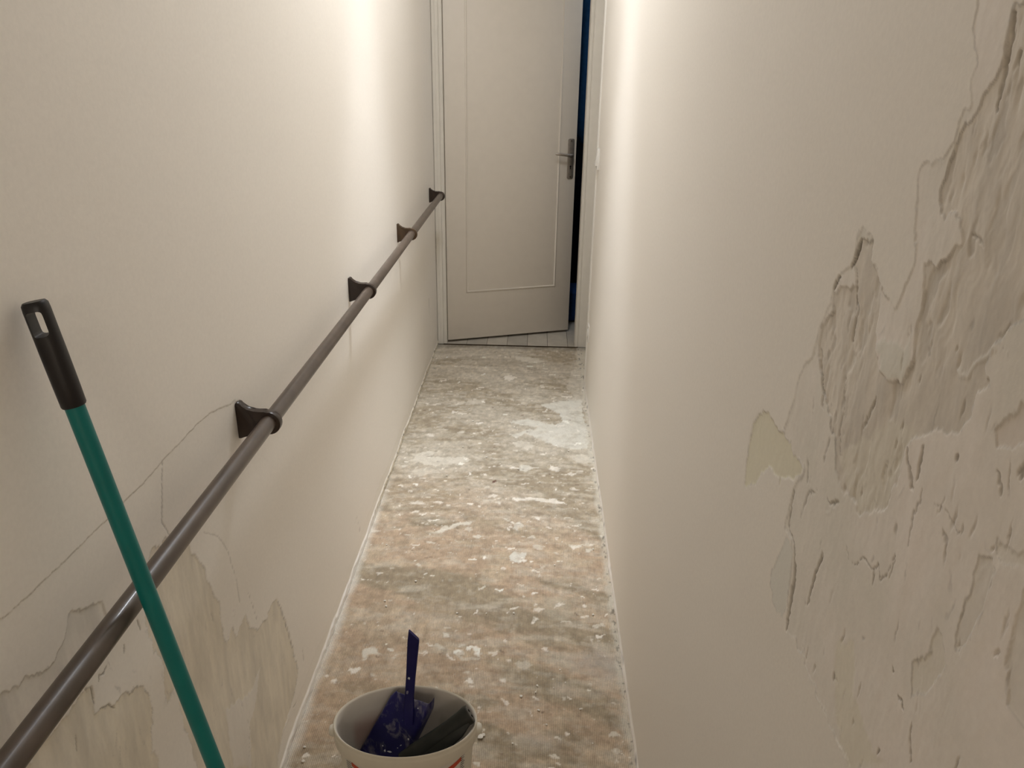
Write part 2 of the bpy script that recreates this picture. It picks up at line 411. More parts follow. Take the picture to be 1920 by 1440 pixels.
        dep += f*dp*.62; C = C*(1-(f*tint*.95)[..., None]*np.array((1, 1.03, 1.08)))
    # proud ridges of filler that catch the light
    for pts, hw, hgt in [([(1862,648),(1842,672),(1815,690),(1790,705)], .0025, .0012), ([(1467,803),(1469,810)], .0016, .0018),
                         ([(1632,770),(1618,806)], .0012, .0010), ([(1547,962),(1562,950)], .0012, .0008),
                         ([(1735,302),(1768,304)], .0012, .0006), ([(1506,1232),(1535,1312),(1576,1396)], .0010, .0006)]:
        D, T = linedist(W(pts), X_, Z_, .02); f = 1-sstep(D, hw*.3, hw*1.2)
        dep -= f*hgt*.5; C = lerp(C, np.array((.90, .86, .79)), f*.5)
    rg = np.random.RandomState(3)
    for k in range(95):
        pxx = rg.uniform(1500, 1900); pyy = rg.uniform(520, 1430)
        y_, z_ = on_x((pxx, pyy), B)[1:]; ln = rg.uniform(.004, .022); hw = rg.uniform(.0006, .0018); sl = rg.normal(0, .0015)
        D, T = linedist([(y_, z_), (y_+sl, z_-ln*.5), (y_+sl*2.5, z_-ln)], X_, Z_, .006)
        f = (1-sstep(D, hw*.3, hw*1.3))*np.sin(np.clip(T, .05, .95)*math.pi)*f1
        dep += f*rg.uniform(-.0004, .0014); C = C*(1-(f*rg.uniform(.02, .22))[..., None])
    # skirting line: ragged left-over filler at the floor
    rag = fbm(Yg*26, Zg*0+3, 4); rg2 = fbm(Yg*120, Zg*60, 3)
    f = (1-sstep(Zg, .006, .020))*(.35+.9*rag)
    dep -= f*.006*np.clip(.35+rg2, 0, 1.1)
    dk = sstep(rg2, .64, .74)*(1-sstep(Zg, .010, .024))
    C = C*(1-.55*dk[..., None])
    V = np.stack([B+dep, Yg, Zg], -1)
    return struct(grid_mesh('wall_right', V, C, M_wall))
wall_r = wall_right()

# =================================================================== LEFT WALL
def wall_left():
    ys = np.concatenate([np.linspace(Y0, .62, 9)[:-1], 1/np.linspace(1/.62, 1/2.1, 420)[:-1], np.linspace(2.1, YD+.0, 170)])
    zs = np.concatenate([np.linspace(0, .03, 14)[:-1], np.linspace(.03, 1.12, 640)[:-1], np.linspace(1.12, ZC, 24)])
    Yg, Zg = np.meshgrid(ys, zs, indexing='ij')
    W = lambda pts: [on_x(p, -A)[1:] for p in pts]
    wy = (fbm(Yg*60, Zg*40, 4)-.5)*.016 + (fbm(Yg*260, Zg*170, 3)-.5)*.006
    wz = (fbm(Yg*60+50, Zg*45+9, 4)-.5)*.022 + (fbm(Yg*220+50, Zg*260+9, 3)-.5)*.008
    X_, Z_ = Yg+wy, Zg+wz
    dep = (fbm(Yg*3+40, Zg*3, 3)-.5)*.004
    C = np.empty(Yg.shape+(3,)); C[:] = PAINT
    st = fbm(Yg*110, Zg*20, 5); st2 = fbm(Yg*40+8, Zg*9, 4); cl = fbm(Yg*16+3, Zg*12, 4)
    # lower, later skim below the long crack line
    L0 = W([(-80,1215),(0,1162),(56,1114),(124,1050),(202,971),(240,934),(274,900),(304,866),(350,817),(375,790),(400,772),(430,759),(446,750),
            (470,800),(520,900),(560,1000),(640,1080),(690,1000),(540,1500),(-80,1500)])
    d = sdf(L0, Yg+wy*.25, Zg+wz*.25, .03)
    dep += sstep(-d, -.0008, .0008)*.0007*(1-sstep(Yg, 1.25, 1.7))
    plaster = (.86, .785, .655)
    main = W([(285,1036),(330,1000),(356,1022),(375,1050),(390,1084),(403,1121),(412,1125),(418,1192),(427,1205),(435,1177),(442,1200),(452,1170),(461,1151),
              (472,1177),(487,1181),(502,1159),(512,1130),(521,1125),(536,1162),(547,1207),(559,1256),(551,1305),(536,1357),(525,1400),(512,1500),
              (400,1500),(372,1440),(350,1370),(330,1286),(315,1320),(306,1279),(311,1249),(296,1215),(291,1222),(277,1177),(274,1140),(270,1090)])
    low = W([(172,1286),(180,1335),(195,1327),(206,1322),(217,1329),(225,1312),(240,1292),(255,1297),(270,1286),(281,1305),(289,1331),(285,1365),
             (287,1406),(296,1410),(304,1500),(-60,1500),(60,1430),(120,1350),(160,1290)])
    upl = W([(127,1162),(135,1144),(165,1142),(184,1127),(193,1129),(201,1151),(215,1200),(120,1330),(40,1400),(-60,1460),(-60,1300),(7,1297),(37,1286),(90,1249),(116,1211)])
    isl = W([(470,1300),(490,1250),(476,1345),(470,1350),(472,1440),(440,1440),(430,1380),(425,1330)])
    for P, dp, col, am in [(main, .0011, plaster, 1.0), (low, .0011, plaster, 1.0), (upl, .0010, (0.836, 0.784, 0.705), .5)]:
        d = sdf(P, X_, Z_, .03); f = sstep(-d, -.0010, .0014)
        dep += f*(dp+((st-.5)*.0012+(st2-.5)*.0010)*am)
        tone = np.clip(.97+.16*(st-.5)+.24*(st2-.5)+.16*(cl-.5), .75, 1.08)
        C = lerp(C, np.array(col), f)*(1-f[..., None]*(1-tone[..., None]))
        C = C*(1-((1-sstep(np.abs(d), .0006, .0022))*.22*np.clip(2.4*fbm(Yg*18+4, Zg*18, 3)-.5, 0, 1))[..., None])  # rim of each peeled patch painted darker, as a step shadow
    d = sdf(isl, X_, Z_, .02); f = sstep(-d, -.001, .0015)
    dep -= f*.0008; C = lerp(C, np.array(PAINT)*.96, f*.8)
    # thin layer edge right of the rail, and scratches
    for pts, hw, dp, tint in [
        ([(382,997),(409,1005),(427,1031),(442,1080),(450,1129)], .0020, .0008, .22),
        ([(304,866),(304,900),(304,979),(319,1003)], .0022, .0014, .35),
        ([(0,1162),(56,1114),(124,1050),(202,971),(240,934),(274,900),(304,866),(350,817),(375,790),(400,772),(430,759),(442,750)], .0009, .0009, .25),
        ([(465,1110),(476,1140),(484,1170)], .0010, .0012, .25), ([(564,1181),(570,1241)], .0016, .0014, .2),
        ([(437,1177),(443,1207)], .0012, .0014, .25), ([(259,1162),(264,1181)], .0020, .0022, .4), ([(234,1207),(235,1222)], .0024, .0022, .35),
        ([(200,1250),(197,1262),(191,1265)], .0026, .0028, .5), ([(187,1262),(186,1278)], .0020, .0024, .4),
        ([(172,1286),(178,1320)], .0020, .0024, .35), ([(190,1329),(206,1321),(218,1330)], .0016, .002, .35),
        ([(521,1125),(530,1145),(545,1200),(556,1240)], .0014, .0016, .3), ([(465,1350),(470,1365),(468,1420)], .0012, .0012, .2),
        ([(345,1300),(360,1360)], .0012, .001, .2), ([(672,975),(675,1000)], .0022, .0015, .2), ([(664,985),(668,968),(674,990)], .002, .0012, .15),
        ([(145,1375),(146,1410)], .0014, .0014, .25), ([(556,1318),(550,1326)], .0030, .0026, .35), ([(228,1395),(228,1440)], .0010, .001, .15),
        ([(804,560),(805,610)], .006, .0015, .3)]:
        D, T = linedist(W(pts), Yg+wy*.3, Zg+wz*.3, .02)
        hwv = hw*(.4+.6*np.sin(np.clip(T, .05, .95)*math.pi)**.6)
        f = 1-sstep(D, hwv*.4, hwv*1.1)
        dep += f*dp*.62; C = C*(1-(f*tint*.95)[..., None]*np.array((1, 1.03, 1.08)))
    rg = np.random.RandomState(8)
    for k in range(70):
        pxx = rg.uniform(20, 545); pyy = rg.uniform(1130, 1435)
        if pxx < 300 and pyy < 1400-pxx*.95: continue
        y_, z_ = on_x((pxx, pyy), -A)[1:]; ln = rg.uniform(.006, .035); hw = rg.uniform(.0009, .0026); sl = rg.normal(0, .003)
        D, T = linedist([(y_, z_), (y_+sl, z_-ln*.5), (y_+sl*2.5, z_-ln)], X_, Z_, .008)
        f = (1-sstep(D, hw*.3, hw*1.3))*np.sin(np.clip(T, .05, .95)*math.pi)
        dep += f*rg.uniform(-.0004, .0014); C = C*(1-(f*rg.uniform(.02, .20))[..., None])
    # strip where the skirting board was: stripped filler
    top = .045+.05*fbm(Yg*9, Yg*0+2, 4)
    f = sstep(top-Zg, -.002, .003)*.8
    ye = sstep(Yg, 2.35, 2.75)
    dep += f*(.0006+.0012*(st2-.5))
    C = lerp(C, np.array((0.878, 0.820, 0.721)), f*.35+.25*f*ye)
    ftop = .022*(.5+1.0*fbm(Yg*14+5, Yg*0+7, 4))
    f = sstep(ftop-Zg, -.002, .005)
    dep -= f*(.004+.006*(fbm(Yg*60, Zg*60, 3)-.5))
    C = lerp(C, np.array((.90,.88,.84)), f*.6*(1-ye)); C = lerp(C, np.array((.72,.64,.48)), f*.75*ye)
    dk = sstep(fbm(Yg*70, Zg*90+4, 3), .60, .70)*f*ye
    C = C*(1-.6*dk[..., None])
    V = np.stack([-A-dep, Yg, Zg], -1)[::-1]
    return struct(grid_mesh('wall_left', V, C[::-1], M_wall))
wall_l = wall_left()

# =================================================================== FLOOR
def floor():
    xs = np.linspace(-A-.004, B+.08, 440)
    th = np.linspace(math.atan2(H, 4.462), math.atan2(H, 1.02), 520)
    ys = np.concatenate([H/np.tan(th), [.8, .4, 0, -.6, Y0]])[::-1]
    Xg, Yg = np.meshgrid(xs, ys, indexing='ij')
    rs = np.random.RandomState(5)
    dry = sstep(Yg+.25*(fbm(Xg*5, Yg*3, 3)-.5), 2.25, 3.0)       # greyer, scraped far half
    s1 = fbm(Xg*3.4+2+.6*np.sin(Yg*3), Yg*9.5+3.0*(Xg+.25)**2+1.2*Xg, 5, .58)
    s2 = fbm(Xg*9+30, Yg*20, 4); s3 = fbm(Xg*2.3+9, Yg*2.6, 3)
    s4 = fbm(Xg*60, Yg*60, 3); s5 = fbm(Xg*28+3, Yg*55, 4, .6)
    near = np.array((.412, .309, .216)); tan = np.array((.475, .39, .28)); grey = np.array((.30, .245, .170)); far = np.array((.42, .375, .30))
    C = np.empty(Xg.shape+(3,)); C[:] = near
    C = lerp(C, tan, sstep(s2, .42, .68)*.6)
    C = lerp(C, far, dry*.9)
    C = lerp(C, grey, sstep(s1, .44, .60)*.95*(1-.2*dry))
    sc1 = fbm(Xg*8+60, Yg*30+7*(Xg+.1)**2, 4, .55)
    C = lerp(C, np.array((.56,.51,.42)), sstep(sc1, .52, .74)*.42)
    C = lerp(C, np.array((.22,.175,.115)), sstep(1-sc1, .56, .76)*.28)
    C = lerp(C, np.array((.42,.315,.215)), sstep(s3, .55, .72)*.45*(1-dry))
    C = lerp(C, np.array((.54,.49,.41)), sstep(s5, .52, .72)*.55*(.45+.55*dry))
    C = C*(.74+.52*s4)[..., None]
    s6 = fbm(Xg*120+5, Yg*110, 2); C = C*(.90+.20*s6)[..., None]
    hgt = (s2-.5)*.0012+(s5-.5)*.0012
    rib = (1-dry)*(.35+.9*fbm(Xg*6, Yg*7, 3))+.12
    WX = Xg+(fbm(Xg*45, Yg*45, 4)-.5)*.030; WY = Yg+(fbm(Xg*45+9, Yg*45+7, 4)-.5)*.034
    G = lambda pts: [on_z(p, 0)[:2] for p in pts]
    def spot(P, col, st, h, soft=.004):
        nonlocal C, hgt, rib
        P = np.array(P); lo = P.min(0)-.03; hi = P.max(0)+.03
        i0, i1 = np.searchsorted(xs, [lo[0], hi[0]]); j0, j1 = np.searchsorted(ys, [lo[1], hi[1]])
        if i1 <= i0 or j1 <= j0: return
        sl = (slice(i0, i1), slice(j0, j1))
        d = sdf(P, WX[sl], WY[sl], .03); f = sstep(-d, -soft*.6, soft)*st
        if (hi-lo).max() > .10: f = f*np.clip(.30+1.3*fbm(Xg[sl]*38, Yg[sl]*50, 4)+.25*(s5[sl]-.5), .1, 1)
        C[sl] = lerp(C[sl], np.array(col), f); hgt[sl] += f*h; rib[sl] *= 1-.8*f
    white = (.80, .75, .67); pale = (.62, .575, .49); grn = (.65, .63, .56)
    # plaster smears traced on the floor
    spot(G([(952,790),(990,785),(1024,793),(1040,796),(1056,790),(1046,774),(1015,759),(1046,752),(1090,749),(1093,770),(1102,815),(1104,842),(1085,842),(1059,840),
            (1024,831),(1009,821),(985,812),(970,822),(956,815),(990,806),(1010,800),(975,797)]), grn, .75, .0012)
    spot(G([(1075,690),(1096,690),(1098,760),(1080,750),(1060,725)]), pale, .45, .0006)
    spot(G([(962,829),(978,824),(1010,838),(985,841),(966,836)]), pale, .8, .0015)
    spot(G([(765,865),(790,846),(827,845),(800,856),(840,856),(877,856),(887,862),(859,868),(815,874),(788,868)]), pale, .85, .0012)
    spot(G([(768,882),(800,876),(830,884),(790,892)]), pale, .5, .0008)
    spot(G([(959,931),(1000,933),(1046,937),(1065,948),(1040,943),(985,938),(960,936)]), white, .8, .0012)
    spot(G([(802,1004),(825,990),(850,982),(878,977),(882,983),(852,988),(830,997)]), pale, .9, .0010)
    spot(G([(760,945),(785,937),(805,946),(790,944)]), white, .6, .0008)
    spot(G([(955,1040),(966,1033),(985,1034),(988,1047),(975,1054),(960,1052)]), grn, .85, .0006)
    spot(G([(680,1222),(688,1215),(702,1213),(711,1220),(716,1227),(700,1229),(683,1231)]), pale, .95, .0010)
    spot(G([(858,1232),(880,1229),(898,1235),(895,1241),(870,1239)]), pale, .6, .0006)
    spot(G([(884,1214),(892,1210),(903,1218),(905,1230),(898,1228),(890,1222)]), white, .95, .0015)
    spot(G([(966,1246),(990,1238),(998,1243),(985,1252),(970,1253)]), pale, .55, .0005)
    spot(G([(945,1238),(958,1235),(958,1242),(948,1243)]), white, .7, .0008)
    spot(G([(690,1262),(700,1260),(701,1267),(692,1268)]), pale, .8, .0006)
    spot(G([(945,705),(960,702),(968,708),(958,713),(945,711)]), white, .7, .001)
    spot(G([(965,668),(1000,670),(1025,678),(995,680),(970,675)]), pale, .7, .001)
    spot(G([(840,762),(870,752),(912,748),(905,756),(870,758)]), pale, .6, .0008)
    spot(G([(1030,872),(1050,875),(1045,884),(1032,880)]), white, .7, .001)
    spot(G([(972,872),(990,870),(1000,878),(985,884),(972,880)]), grn, .7, .0008)
    spot(G([(1066,855),(1090,850),(1115,860),(1118,868),(1085,868)]), pale, .65, .0008)
    spot(G([(960,980),(975,976),(982,984),(972,994),(962,988)]), grn, .6, .0006)
    spot(G([(1070,1022),(1088,1020),(1090,1028),(1075,1030)]), white, .75, .0008)
    spot(G([(1000,1018),(1020,1020),(1018,1030),(1004,1030)]), pale, .6, .0006)
    spot(G([(1058,1235),(1120,1215),(1175,1230),(1180,1280),(1120,1270),(1070,1255)]), (.46,.43,.39), .45, .0002, .04)
    spot(G([(950,1380),(1000,1370),(1050,1380),(1050,1410),(990,1415)]), (.50,.45,.38), .5, .0002, .03)
    spot(G([(1020,1120),(1060,1110),(1085,1150),(1050,1170),(1015,1150)]), (.44,.42,.34), .4, .0001, .03)
    # scattered drips and flecks
    for k in range(620):
        y = H/math.tan(rs.uniform(math.atan2(H, 4.4), math.atan2(H, 1.1))); x = rs.uniform(-A+.01, B-.01)
        r = (.0016+.0055*rs.rand()**3)*(1+.16*y); el = 1+1.6*rs.rand()
        n = 7; ph = rs.rand()*6.28; an = rs.normal(0, .35)
        P = []
        for i in range(n):
            a = ph+2*math.pi*i/n; q = r*(.65+.6*rs.rand()); u, v = q*el*math.cos(a), q*math.sin(a)
            P.append((x+u*math.cos(an)-v*math.sin(an), y+u*math.sin(an)+v*math.cos(an)))
        col = white if rs.rand() < .55 else pale
        spot(P, col, .55+.45*rs.rand(), .0006, .0022)
    for k in range(330):
        y = H/math.tan(rs.uniform(math.atan2(H, 4.35), math.atan2(H, 2.3))); x = rs.uniform(-A+.02, B-.01)
        r = .003+.011*rs.rand()**3; n = 7
        P = [(x+r*rs.uniform(1.0, 2.4)*math.cos(a), y+r*rs.uniform(.5, 1.1)*math.sin(a)) for a in np.linspace(0, 5.4, n)]
        spot(P, white if rs.rand() < .45 else pale, .5+.45*rs.rand(), .0008, .003)
    for k in range(46):      # dark chips
        y = rs.uniform(1.1, 4.3); x = rs.uniform(-A+.02, B-.02); r = .002+.004*rs.rand()
        P = [(x+r*2*math.cos(a)*rs.uniform(.6, 1.2), y+r*math.sin(a)*rs.uniform(.6, 1.2)) for a in np.linspace(0, 5.4, 6)]
        spot(P, (.13, .085, .06), .6, -.0004, .002)
    spot(G([(921,902),(927,900),(928,905),(922,906)]), (.12,.05,.04), .9, .001, .002)
    # paint run along the left edge, filler along the right edge
    e = Xg+A-.000-.024*fbm(Yg*11, Yg*0+5, 4)+.012*(s4-.5)
    C = lerp(C, np.array((.70,.665,.59)), (1-sstep(e, -.010, .020))*(.35+.6*fbm(Xg*30, Yg*25+6, 3))*(1-sstep(Yg, 2.4, 3.0)))
    e = B-Xg-.002-.030*fbm(Yg*13+40, Yg*0+5, 4)+.012*(s4-.5)
    f = (1-sstep(e, -.008, .012))*(.3+.6*fbm(Xg*30+8, Yg*25+6, 3)); C = lerp(C, np.array((.58,.54,.455)), f); hgt += f*.003
    dk = sstep(fbm(Xg*90, Yg*70+2, 3), .64, .74)*(1-sstep(B-Xg, .008, .028))
    C = C*(1-.55*dk[..., None])
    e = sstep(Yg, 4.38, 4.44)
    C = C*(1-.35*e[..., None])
    C = np.clip(C*1.17*(1+.12*sstep(Yg, 3.3, 4.2))[..., None], 0, .88)  # far end lightened in colour to make up for weak light there
    V = np.stack([Xg, Yg, hgt-.0015], -1)
    return struct(grid_mesh('floor', V, C, M_floor, rib))
floor_o = floor()

# =================================================================== rest of the shell
bm = bmesh.new(); box(bm, (-1.7, -4.7, ZC), (1.7, 6.9, ZC+.1)); struct(obj('ceiling', bm, M_ceil))
# made-up landing behind the photographer, opened to let the fill lamp in
YL = -4.6
bm = bmesh.new(); box(bm, (-1.7, YL-.1, 0), (1.7, YL, ZC)); struct(obj('wall_front', bm, M_paint))
bm = bmesh.new(); box(bm, (-1.7, YL, 0), (-1.6, Y0, ZC)); box(bm, (-1.7, Y0, 0), (-A-.002, Y0+.1, ZC)); struct(obj('wall_left', bm, M_paint))
bm = bmesh.new(); box(bm, (1.6, YL, 0), (1.7, Y0, ZC)); box(bm, (B+.004, Y0, 0), (1.7, Y0+.1, ZC)); struct(obj('wall_right', bm, M_paint))
bm = bmesh.new(); box(bm, (-1.7, YL-.1, -.05), (1.7, Y0, -.002)); struct(obj('floor', bm, M_land))
XR = .352                                            # right wall steps back just before the door
bm = bmesh.new(); box(bm, (XR, YE+.02, 0), (XR+.1, YD+.13, ZC)); box(bm, (B+.005, YE, 0), (XR+.1, YE+.02, ZC)); struct(obj('wall_right', bm, M_paint))
HX0, HX1, DH = -.527, .2585, 2.14                    # door opening
bm = bmesh.new()
box(bm, (-1.4, YD+.012, 0), (HX0-.03, YD+.13, ZC)); box(bm, (HX1+.03, YD+.012, 0), (1.4, YD+.13, ZC)); box(bm, (HX0-.03, YD+.012, DH+.03), (HX1+.03, YD+.13, ZC))
struct(obj('wall_back', bm, M_paint))
# rounded corner strip at the end of the right wall
bm = bmesh.new()
pts = [(B+.02, YE+.004)]
for i in range(9):
    a = math.pi*i/8
    pts.append((B+.004-.0115*math.sin(a), YE+.004-.017+.017*math.cos(a)))
pts.append((B+.02, YE-.03))
prism(bm, pts, Matrix.Translation((0, 0, ZC/2)), ZC-.002)
struct(obj('trim_1', bm, M_bead, smooth=True, sharp=50))

# door frame: moulded casing and lining, one mitred piece each side and above
def casing(name, x_in, sgn, width):
    # profile across x (outwards from the opening) and y (proud of the wall towards the corridor)
    prof = [(0, .10), (0, -.005), (.003, -.008), (.0165, -.008), (.0185, -.0055), (.0205, -.0055), (.0225, -.0095), (.027, -.011),
            (width-.020, -.0125), (width-.018, -.0112), (width-.016, -.0125), (width-.004, -.013), (width, -.010), (width, .012), (.03, .012), (.03, .10)]
    bm = bmesh.new()
    a = [bm.verts.new((x_in+sgn*u, YD+v+.012, .0)) for u, v in prof]
    c = [bm.verts.new((x_in+sgn*u, YD+v+.012, DH+u)) for u, v in prof]
    n = len(prof)
    for i in range(n): bm.faces.new((a[i], a[(i+1) % n], c[(i+1) % n], c[i]))
    bm.faces.new(a); bm.faces.new(list(reversed(c)))
    return struct(obj(name, bm, M_trim))
casing('trim_2', HX0, -1, A+HX0-.001)
casing('trim_3', HX1, 1, .088)
bm = bmesh.new(); box(bm, (HX0, YD-.004, DH), (HX1, YD+.112, DH+.05), .003); struct(obj('trim_4', bm, M_trim))
bm = bmesh.new(); box(bm, (HX0-.02, YD-.012, -.012), (HX1+.02, YD+.006, .0005), .001); struct(obj('trim_5', bm, M_dark))

# far room: shell and vinyl planks
bm = bmesh.new()
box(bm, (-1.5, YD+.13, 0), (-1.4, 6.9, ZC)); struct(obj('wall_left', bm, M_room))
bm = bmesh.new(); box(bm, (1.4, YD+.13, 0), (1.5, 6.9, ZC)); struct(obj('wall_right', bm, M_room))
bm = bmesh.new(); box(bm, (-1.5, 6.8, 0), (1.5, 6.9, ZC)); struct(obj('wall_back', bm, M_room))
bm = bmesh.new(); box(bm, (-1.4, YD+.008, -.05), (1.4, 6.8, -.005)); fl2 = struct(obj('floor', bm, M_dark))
bm = bmesh.new(); box(bm, (-.0615, 0, -.003), (.0615, 1.15, .0), .0008, 1)
bmesh.ops.recalc_face_normals(bm, faces=bm.faces[:])
pm = bpy.data.meshes.new('plank'); bm.to_mesh(pm); bm.free(); pm.materials.append(M_plank)
pm2 = pm.copy(); pm2.materials.clear(); pm2.materials.append(M_plank2)
for i in range(-9, 9):
    for j in range(2):
        o = bpy.data.objects.new('plank', pm if (i*7+j*3) % 5 < 3 else pm2); COL.objects.link(o); o.parent = fl2
        o.location = (i*.125+.03, YD+.010+j*1.153, -.001)

# =================================================================== DOOR
ANG = math.radians(19.4); LW, LT = .796, .040
Mh = Matrix.Translation((HX0+.004, YD+.030, 0)) @ Matrix.Rotation(ANG, 4, 'Z')
door = bpy.data.objects.new('door_1', None); COL.objects.link(door); door.matrix_world = Mh; struct(door)
door['label'] = 'cream painted door standing ajar at the end of the corridor'
bm = bmesh.new(); box(bm, (0, 0, .014), (LW, LT, DH-.004), .002, 2); obj('door_leaf', bm, M_door, door, True, 40)
def door_plane(p):
    """where a sight line meets the corridor face of the leaf: (along, up)"""
    v = Vector(ray(*p)); o0 = Vector((0, 0, H)); Mi = Mh.inverted()
    a = Mi @ o0; d = (Mi.to_3x3() @ v); t = -a.y/d.y; q = a+d*t; return q.x, q.z
x0, zb = door_plane((876, 547)); x1, _ = door_plane((1039, 541))
def mould(pts):
    bm = bmesh.new()
    prof = [(-.0065, 0), (-.006, -.0035), (-.003, -.006), (.001, -.0065), (.004, -.0045), (.0065, 0)]
    # closed rectangular bead with mitred corners
    cx_, cz_ = (pts[0][0]+pts[2][0])/2, (pts[0][1]+pts[2][1])/2
    rings_ = []
    for (x, z) in pts:
        sx_, sz_ = (1 if x > cx_ else -1), (1 if z > cz_ else -1)
        rings_.append([Vector((x+sx_*u, v+.0005, z+sz_*u)) for u, v in prof])
    R = [[bm.verts.new(p) for p in r] for r in rings_]
    for k in range(4):
        a, c = R[k], R[(k+1) % 4]
        for i in range(len(prof)-1): bm.faces.new((a[i], a[i+1], c[i+1], c[i]))
    return bm
obj('panel_moulding', mould([(x0, zb), (x1, zb), (x1, 2.05), (x0, 2.05)]), M_door, door, True, 60)
px_, pz_ = door_plane((1069.5, 298))
w2, h2 = .0195, .115
bm = bmesh.new()
pts = []
for (sx_, sz_) in ((1, 1), (-1, 1), (-1, -1), (1, -1)):
    for i in range(5):
        a0 = {(1, 1): 0, (-1, 1): 90, (-1, -1): 180, (1, -1): 270}[(sx_, sz_)]
        a = math.radians(a0+i*22.5); pts.append((sx_*(w2-.009)+.009*math.cos(a), sz_*(h2-.009)+.009*math.sin(a)))
Mp = Matrix(((1, 0, 0, px_), (0, 0, 1, -.003), (0, 1, 0, pz_), (0, 0, 0, 1)))
prism(bm, pts, Mp, .006, .0015)
plate = obj('handle_plate', bm, M_steel, door, True, 40); plate['label'] = 'brushed steel backplate'
def disc(bm, x, y, z, r, t=.001, n=16):
    M = Matrix(((1, 0, 0, x), (0, 0, 1, y), (0, 1, 0, z), (0, 0, 0, 1)))
    loft(bm, [ring(M, r, r, -t/2, n), ring(M, r, r, t/2, n)])
for dz in (.103, -.103):
    bm = bmesh.new(); disc(bm, px_+.001, -.0064, pz_+dz, .0035, .0014); obj('screw', bm, M_dark, plate)
bm = bmesh.new(); kz = pz_-.048
prism(bm, [(-.0022, -.011), (.0022, -.011), (.0022, .001), (.0044, .004), (.0044, .0075), (.002, .0105), (-.002, .0105), (-.0044, .0075), (-.0044, .004), (-.0022, .001)],
      Matrix(((1, 0, 0, px_), (0, 0, 1, -.0064), (0, 1, 0, kz), (0, 0, 0, 1))), .0008)
obj('keyhole', bm, M_hole, plate)
# lever: neck out of the plate, then a tapering bar back towards the hinge
lz = pz_+.022
bm = bmesh.new()
path = [((px_, -.004, lz), .0105, .0105), ((px_, -.030, lz), .0095, .0095), ((px_-.004, -.042, lz), .0095, .0085), ((px_-.018, -.050, lz+.002), .0090, .0070),
        ((px_-.050, -.052, lz+.006), .0080, .0060), ((px_-.085, -.051, lz+.010), .0075, .0050), ((px_-.106, -.048, lz+.012), .0070, .0045), ((px_-.112, -.045, lz+.0125), .004, .003)]
rr = []
for i, (p, ra_, rb_) in enumerate(path):
    q0 = Vector(path[max(i-1, 0)][0]); q1 = Vector(path[min(i+1, len(path)-1)][0])
    rr.append(ring(frame(p, q1-q0, (0, 0, 1)), ra_, rb_, 0, 14))
loft(bm, rr)
obj('lever', bm, M_steel, plate, True, 50)

# =================================================================== HANDRAIL
RA = .5224; RZ = H-RA/.78065; RR = .0158
def rail_y(p): return on_x(p, -RA)[1]
rail = thing('handrail', 'long brown wooden handrail on brackets along the left wall', 'handrail', (-A, 2.2, 0))
IM = Matrix.Translation((A, -2.2, 0))
def under(o, root):
    o.parent = root; o.matrix_parent_inverse = Matrix.Translation(Vector(root.location)).inverted(); return o
yb = [rail_y((826, 366)), rail_y((772, 438)), rail_y((692, 555)), rail_y((507, 803))]
bm = bmesh.new()
yl = np.concatenate([np.linspace(-.35, yb[0]+.004, 60)])
rr = []
for y in yl:
    wob = .0015*math.sin(y*2.1)
    rr.append(ring(frame((-RA, y, RZ+wob), (0, 1, 0)), RR, RR, 0, 28))
loft(bm, rr)
under(obj('rail', bm, M_rail, None, True, 60), rail)
def bracket_profile():
    # (distance from wall, height above the rail axis)
    D = A-RA; R = .0245
    p = [(0, -.036), (0, .034), (.002, .040), (.006, .0425), (.011, .041), (.014, .036), (.018, .0305), (.024, .0265), (.031, .0248), (.038, .0245), (.045, .0247)]
    c = (D+.002, -.001)
    for i in range(17):
        a = math.radians(105-i*(105+118)/16)
        p.append((c[0]+R*math.cos(a), c[1]+R*math.sin(a)))
    p += [(.040, -.0245), (.030, -.0265), (.018, -.031), (.006, -.036)]
    return p
bp_ = bracket_profile()
ybr = yb+[yb[3]-.955]
for k, y in enumerate(ybr):
    bm = bmesh.new()
    Mb = Matrix(((1, 0, 0, -A-.0025), (0, 0, 1, y), (0, 1, 0, RZ), (0, 0, 0, 1)))
    prism(bm, bp_, Mb, .017, .0016, 2)
    o = under(obj('bracket', bm, M_brack2 if k == 1 else M_brack, None, True, 40), rail)
    if k == 1: o['label'] = 'lighter brown bracket, second from the door'

# =================================================================== BROOM HANDLE
P0 = Vector(on_x((68, 578), -A+.0225)); P1 = Vector(on_x((276, 1110), -RA+RR+.0155))
ax = (P1-P0).normalized(); foot = P0+ax*((.004-P0.z)/ax.z)
bro = thing('broom_handle', 'teal broom handle with black hanging grip leaning on the left wall and across the rail', 'broom handle', tuple(foot))
up = -ax; Ltot = (P0-foot).length
PR = .0112
side = Vector((1, 0, 0))
cv = Vector((0, 0, H))-P0; xv = cv.cross(up).normalized()       # across the sight line
Mg = frame(foot, up, xv)
bm = bmesh.new()
loft(bm, [ring(Mg, PR*.75, PR*.75, 0, 24), ring(Mg, PR, PR, .006, 24)]+[ring(Mg, PR, PR, .006+(Ltot-.122)*i/6, 24) for i in range(1, 7)])
under(obj('pole', bm, M_teal, None, True, 60), bro)
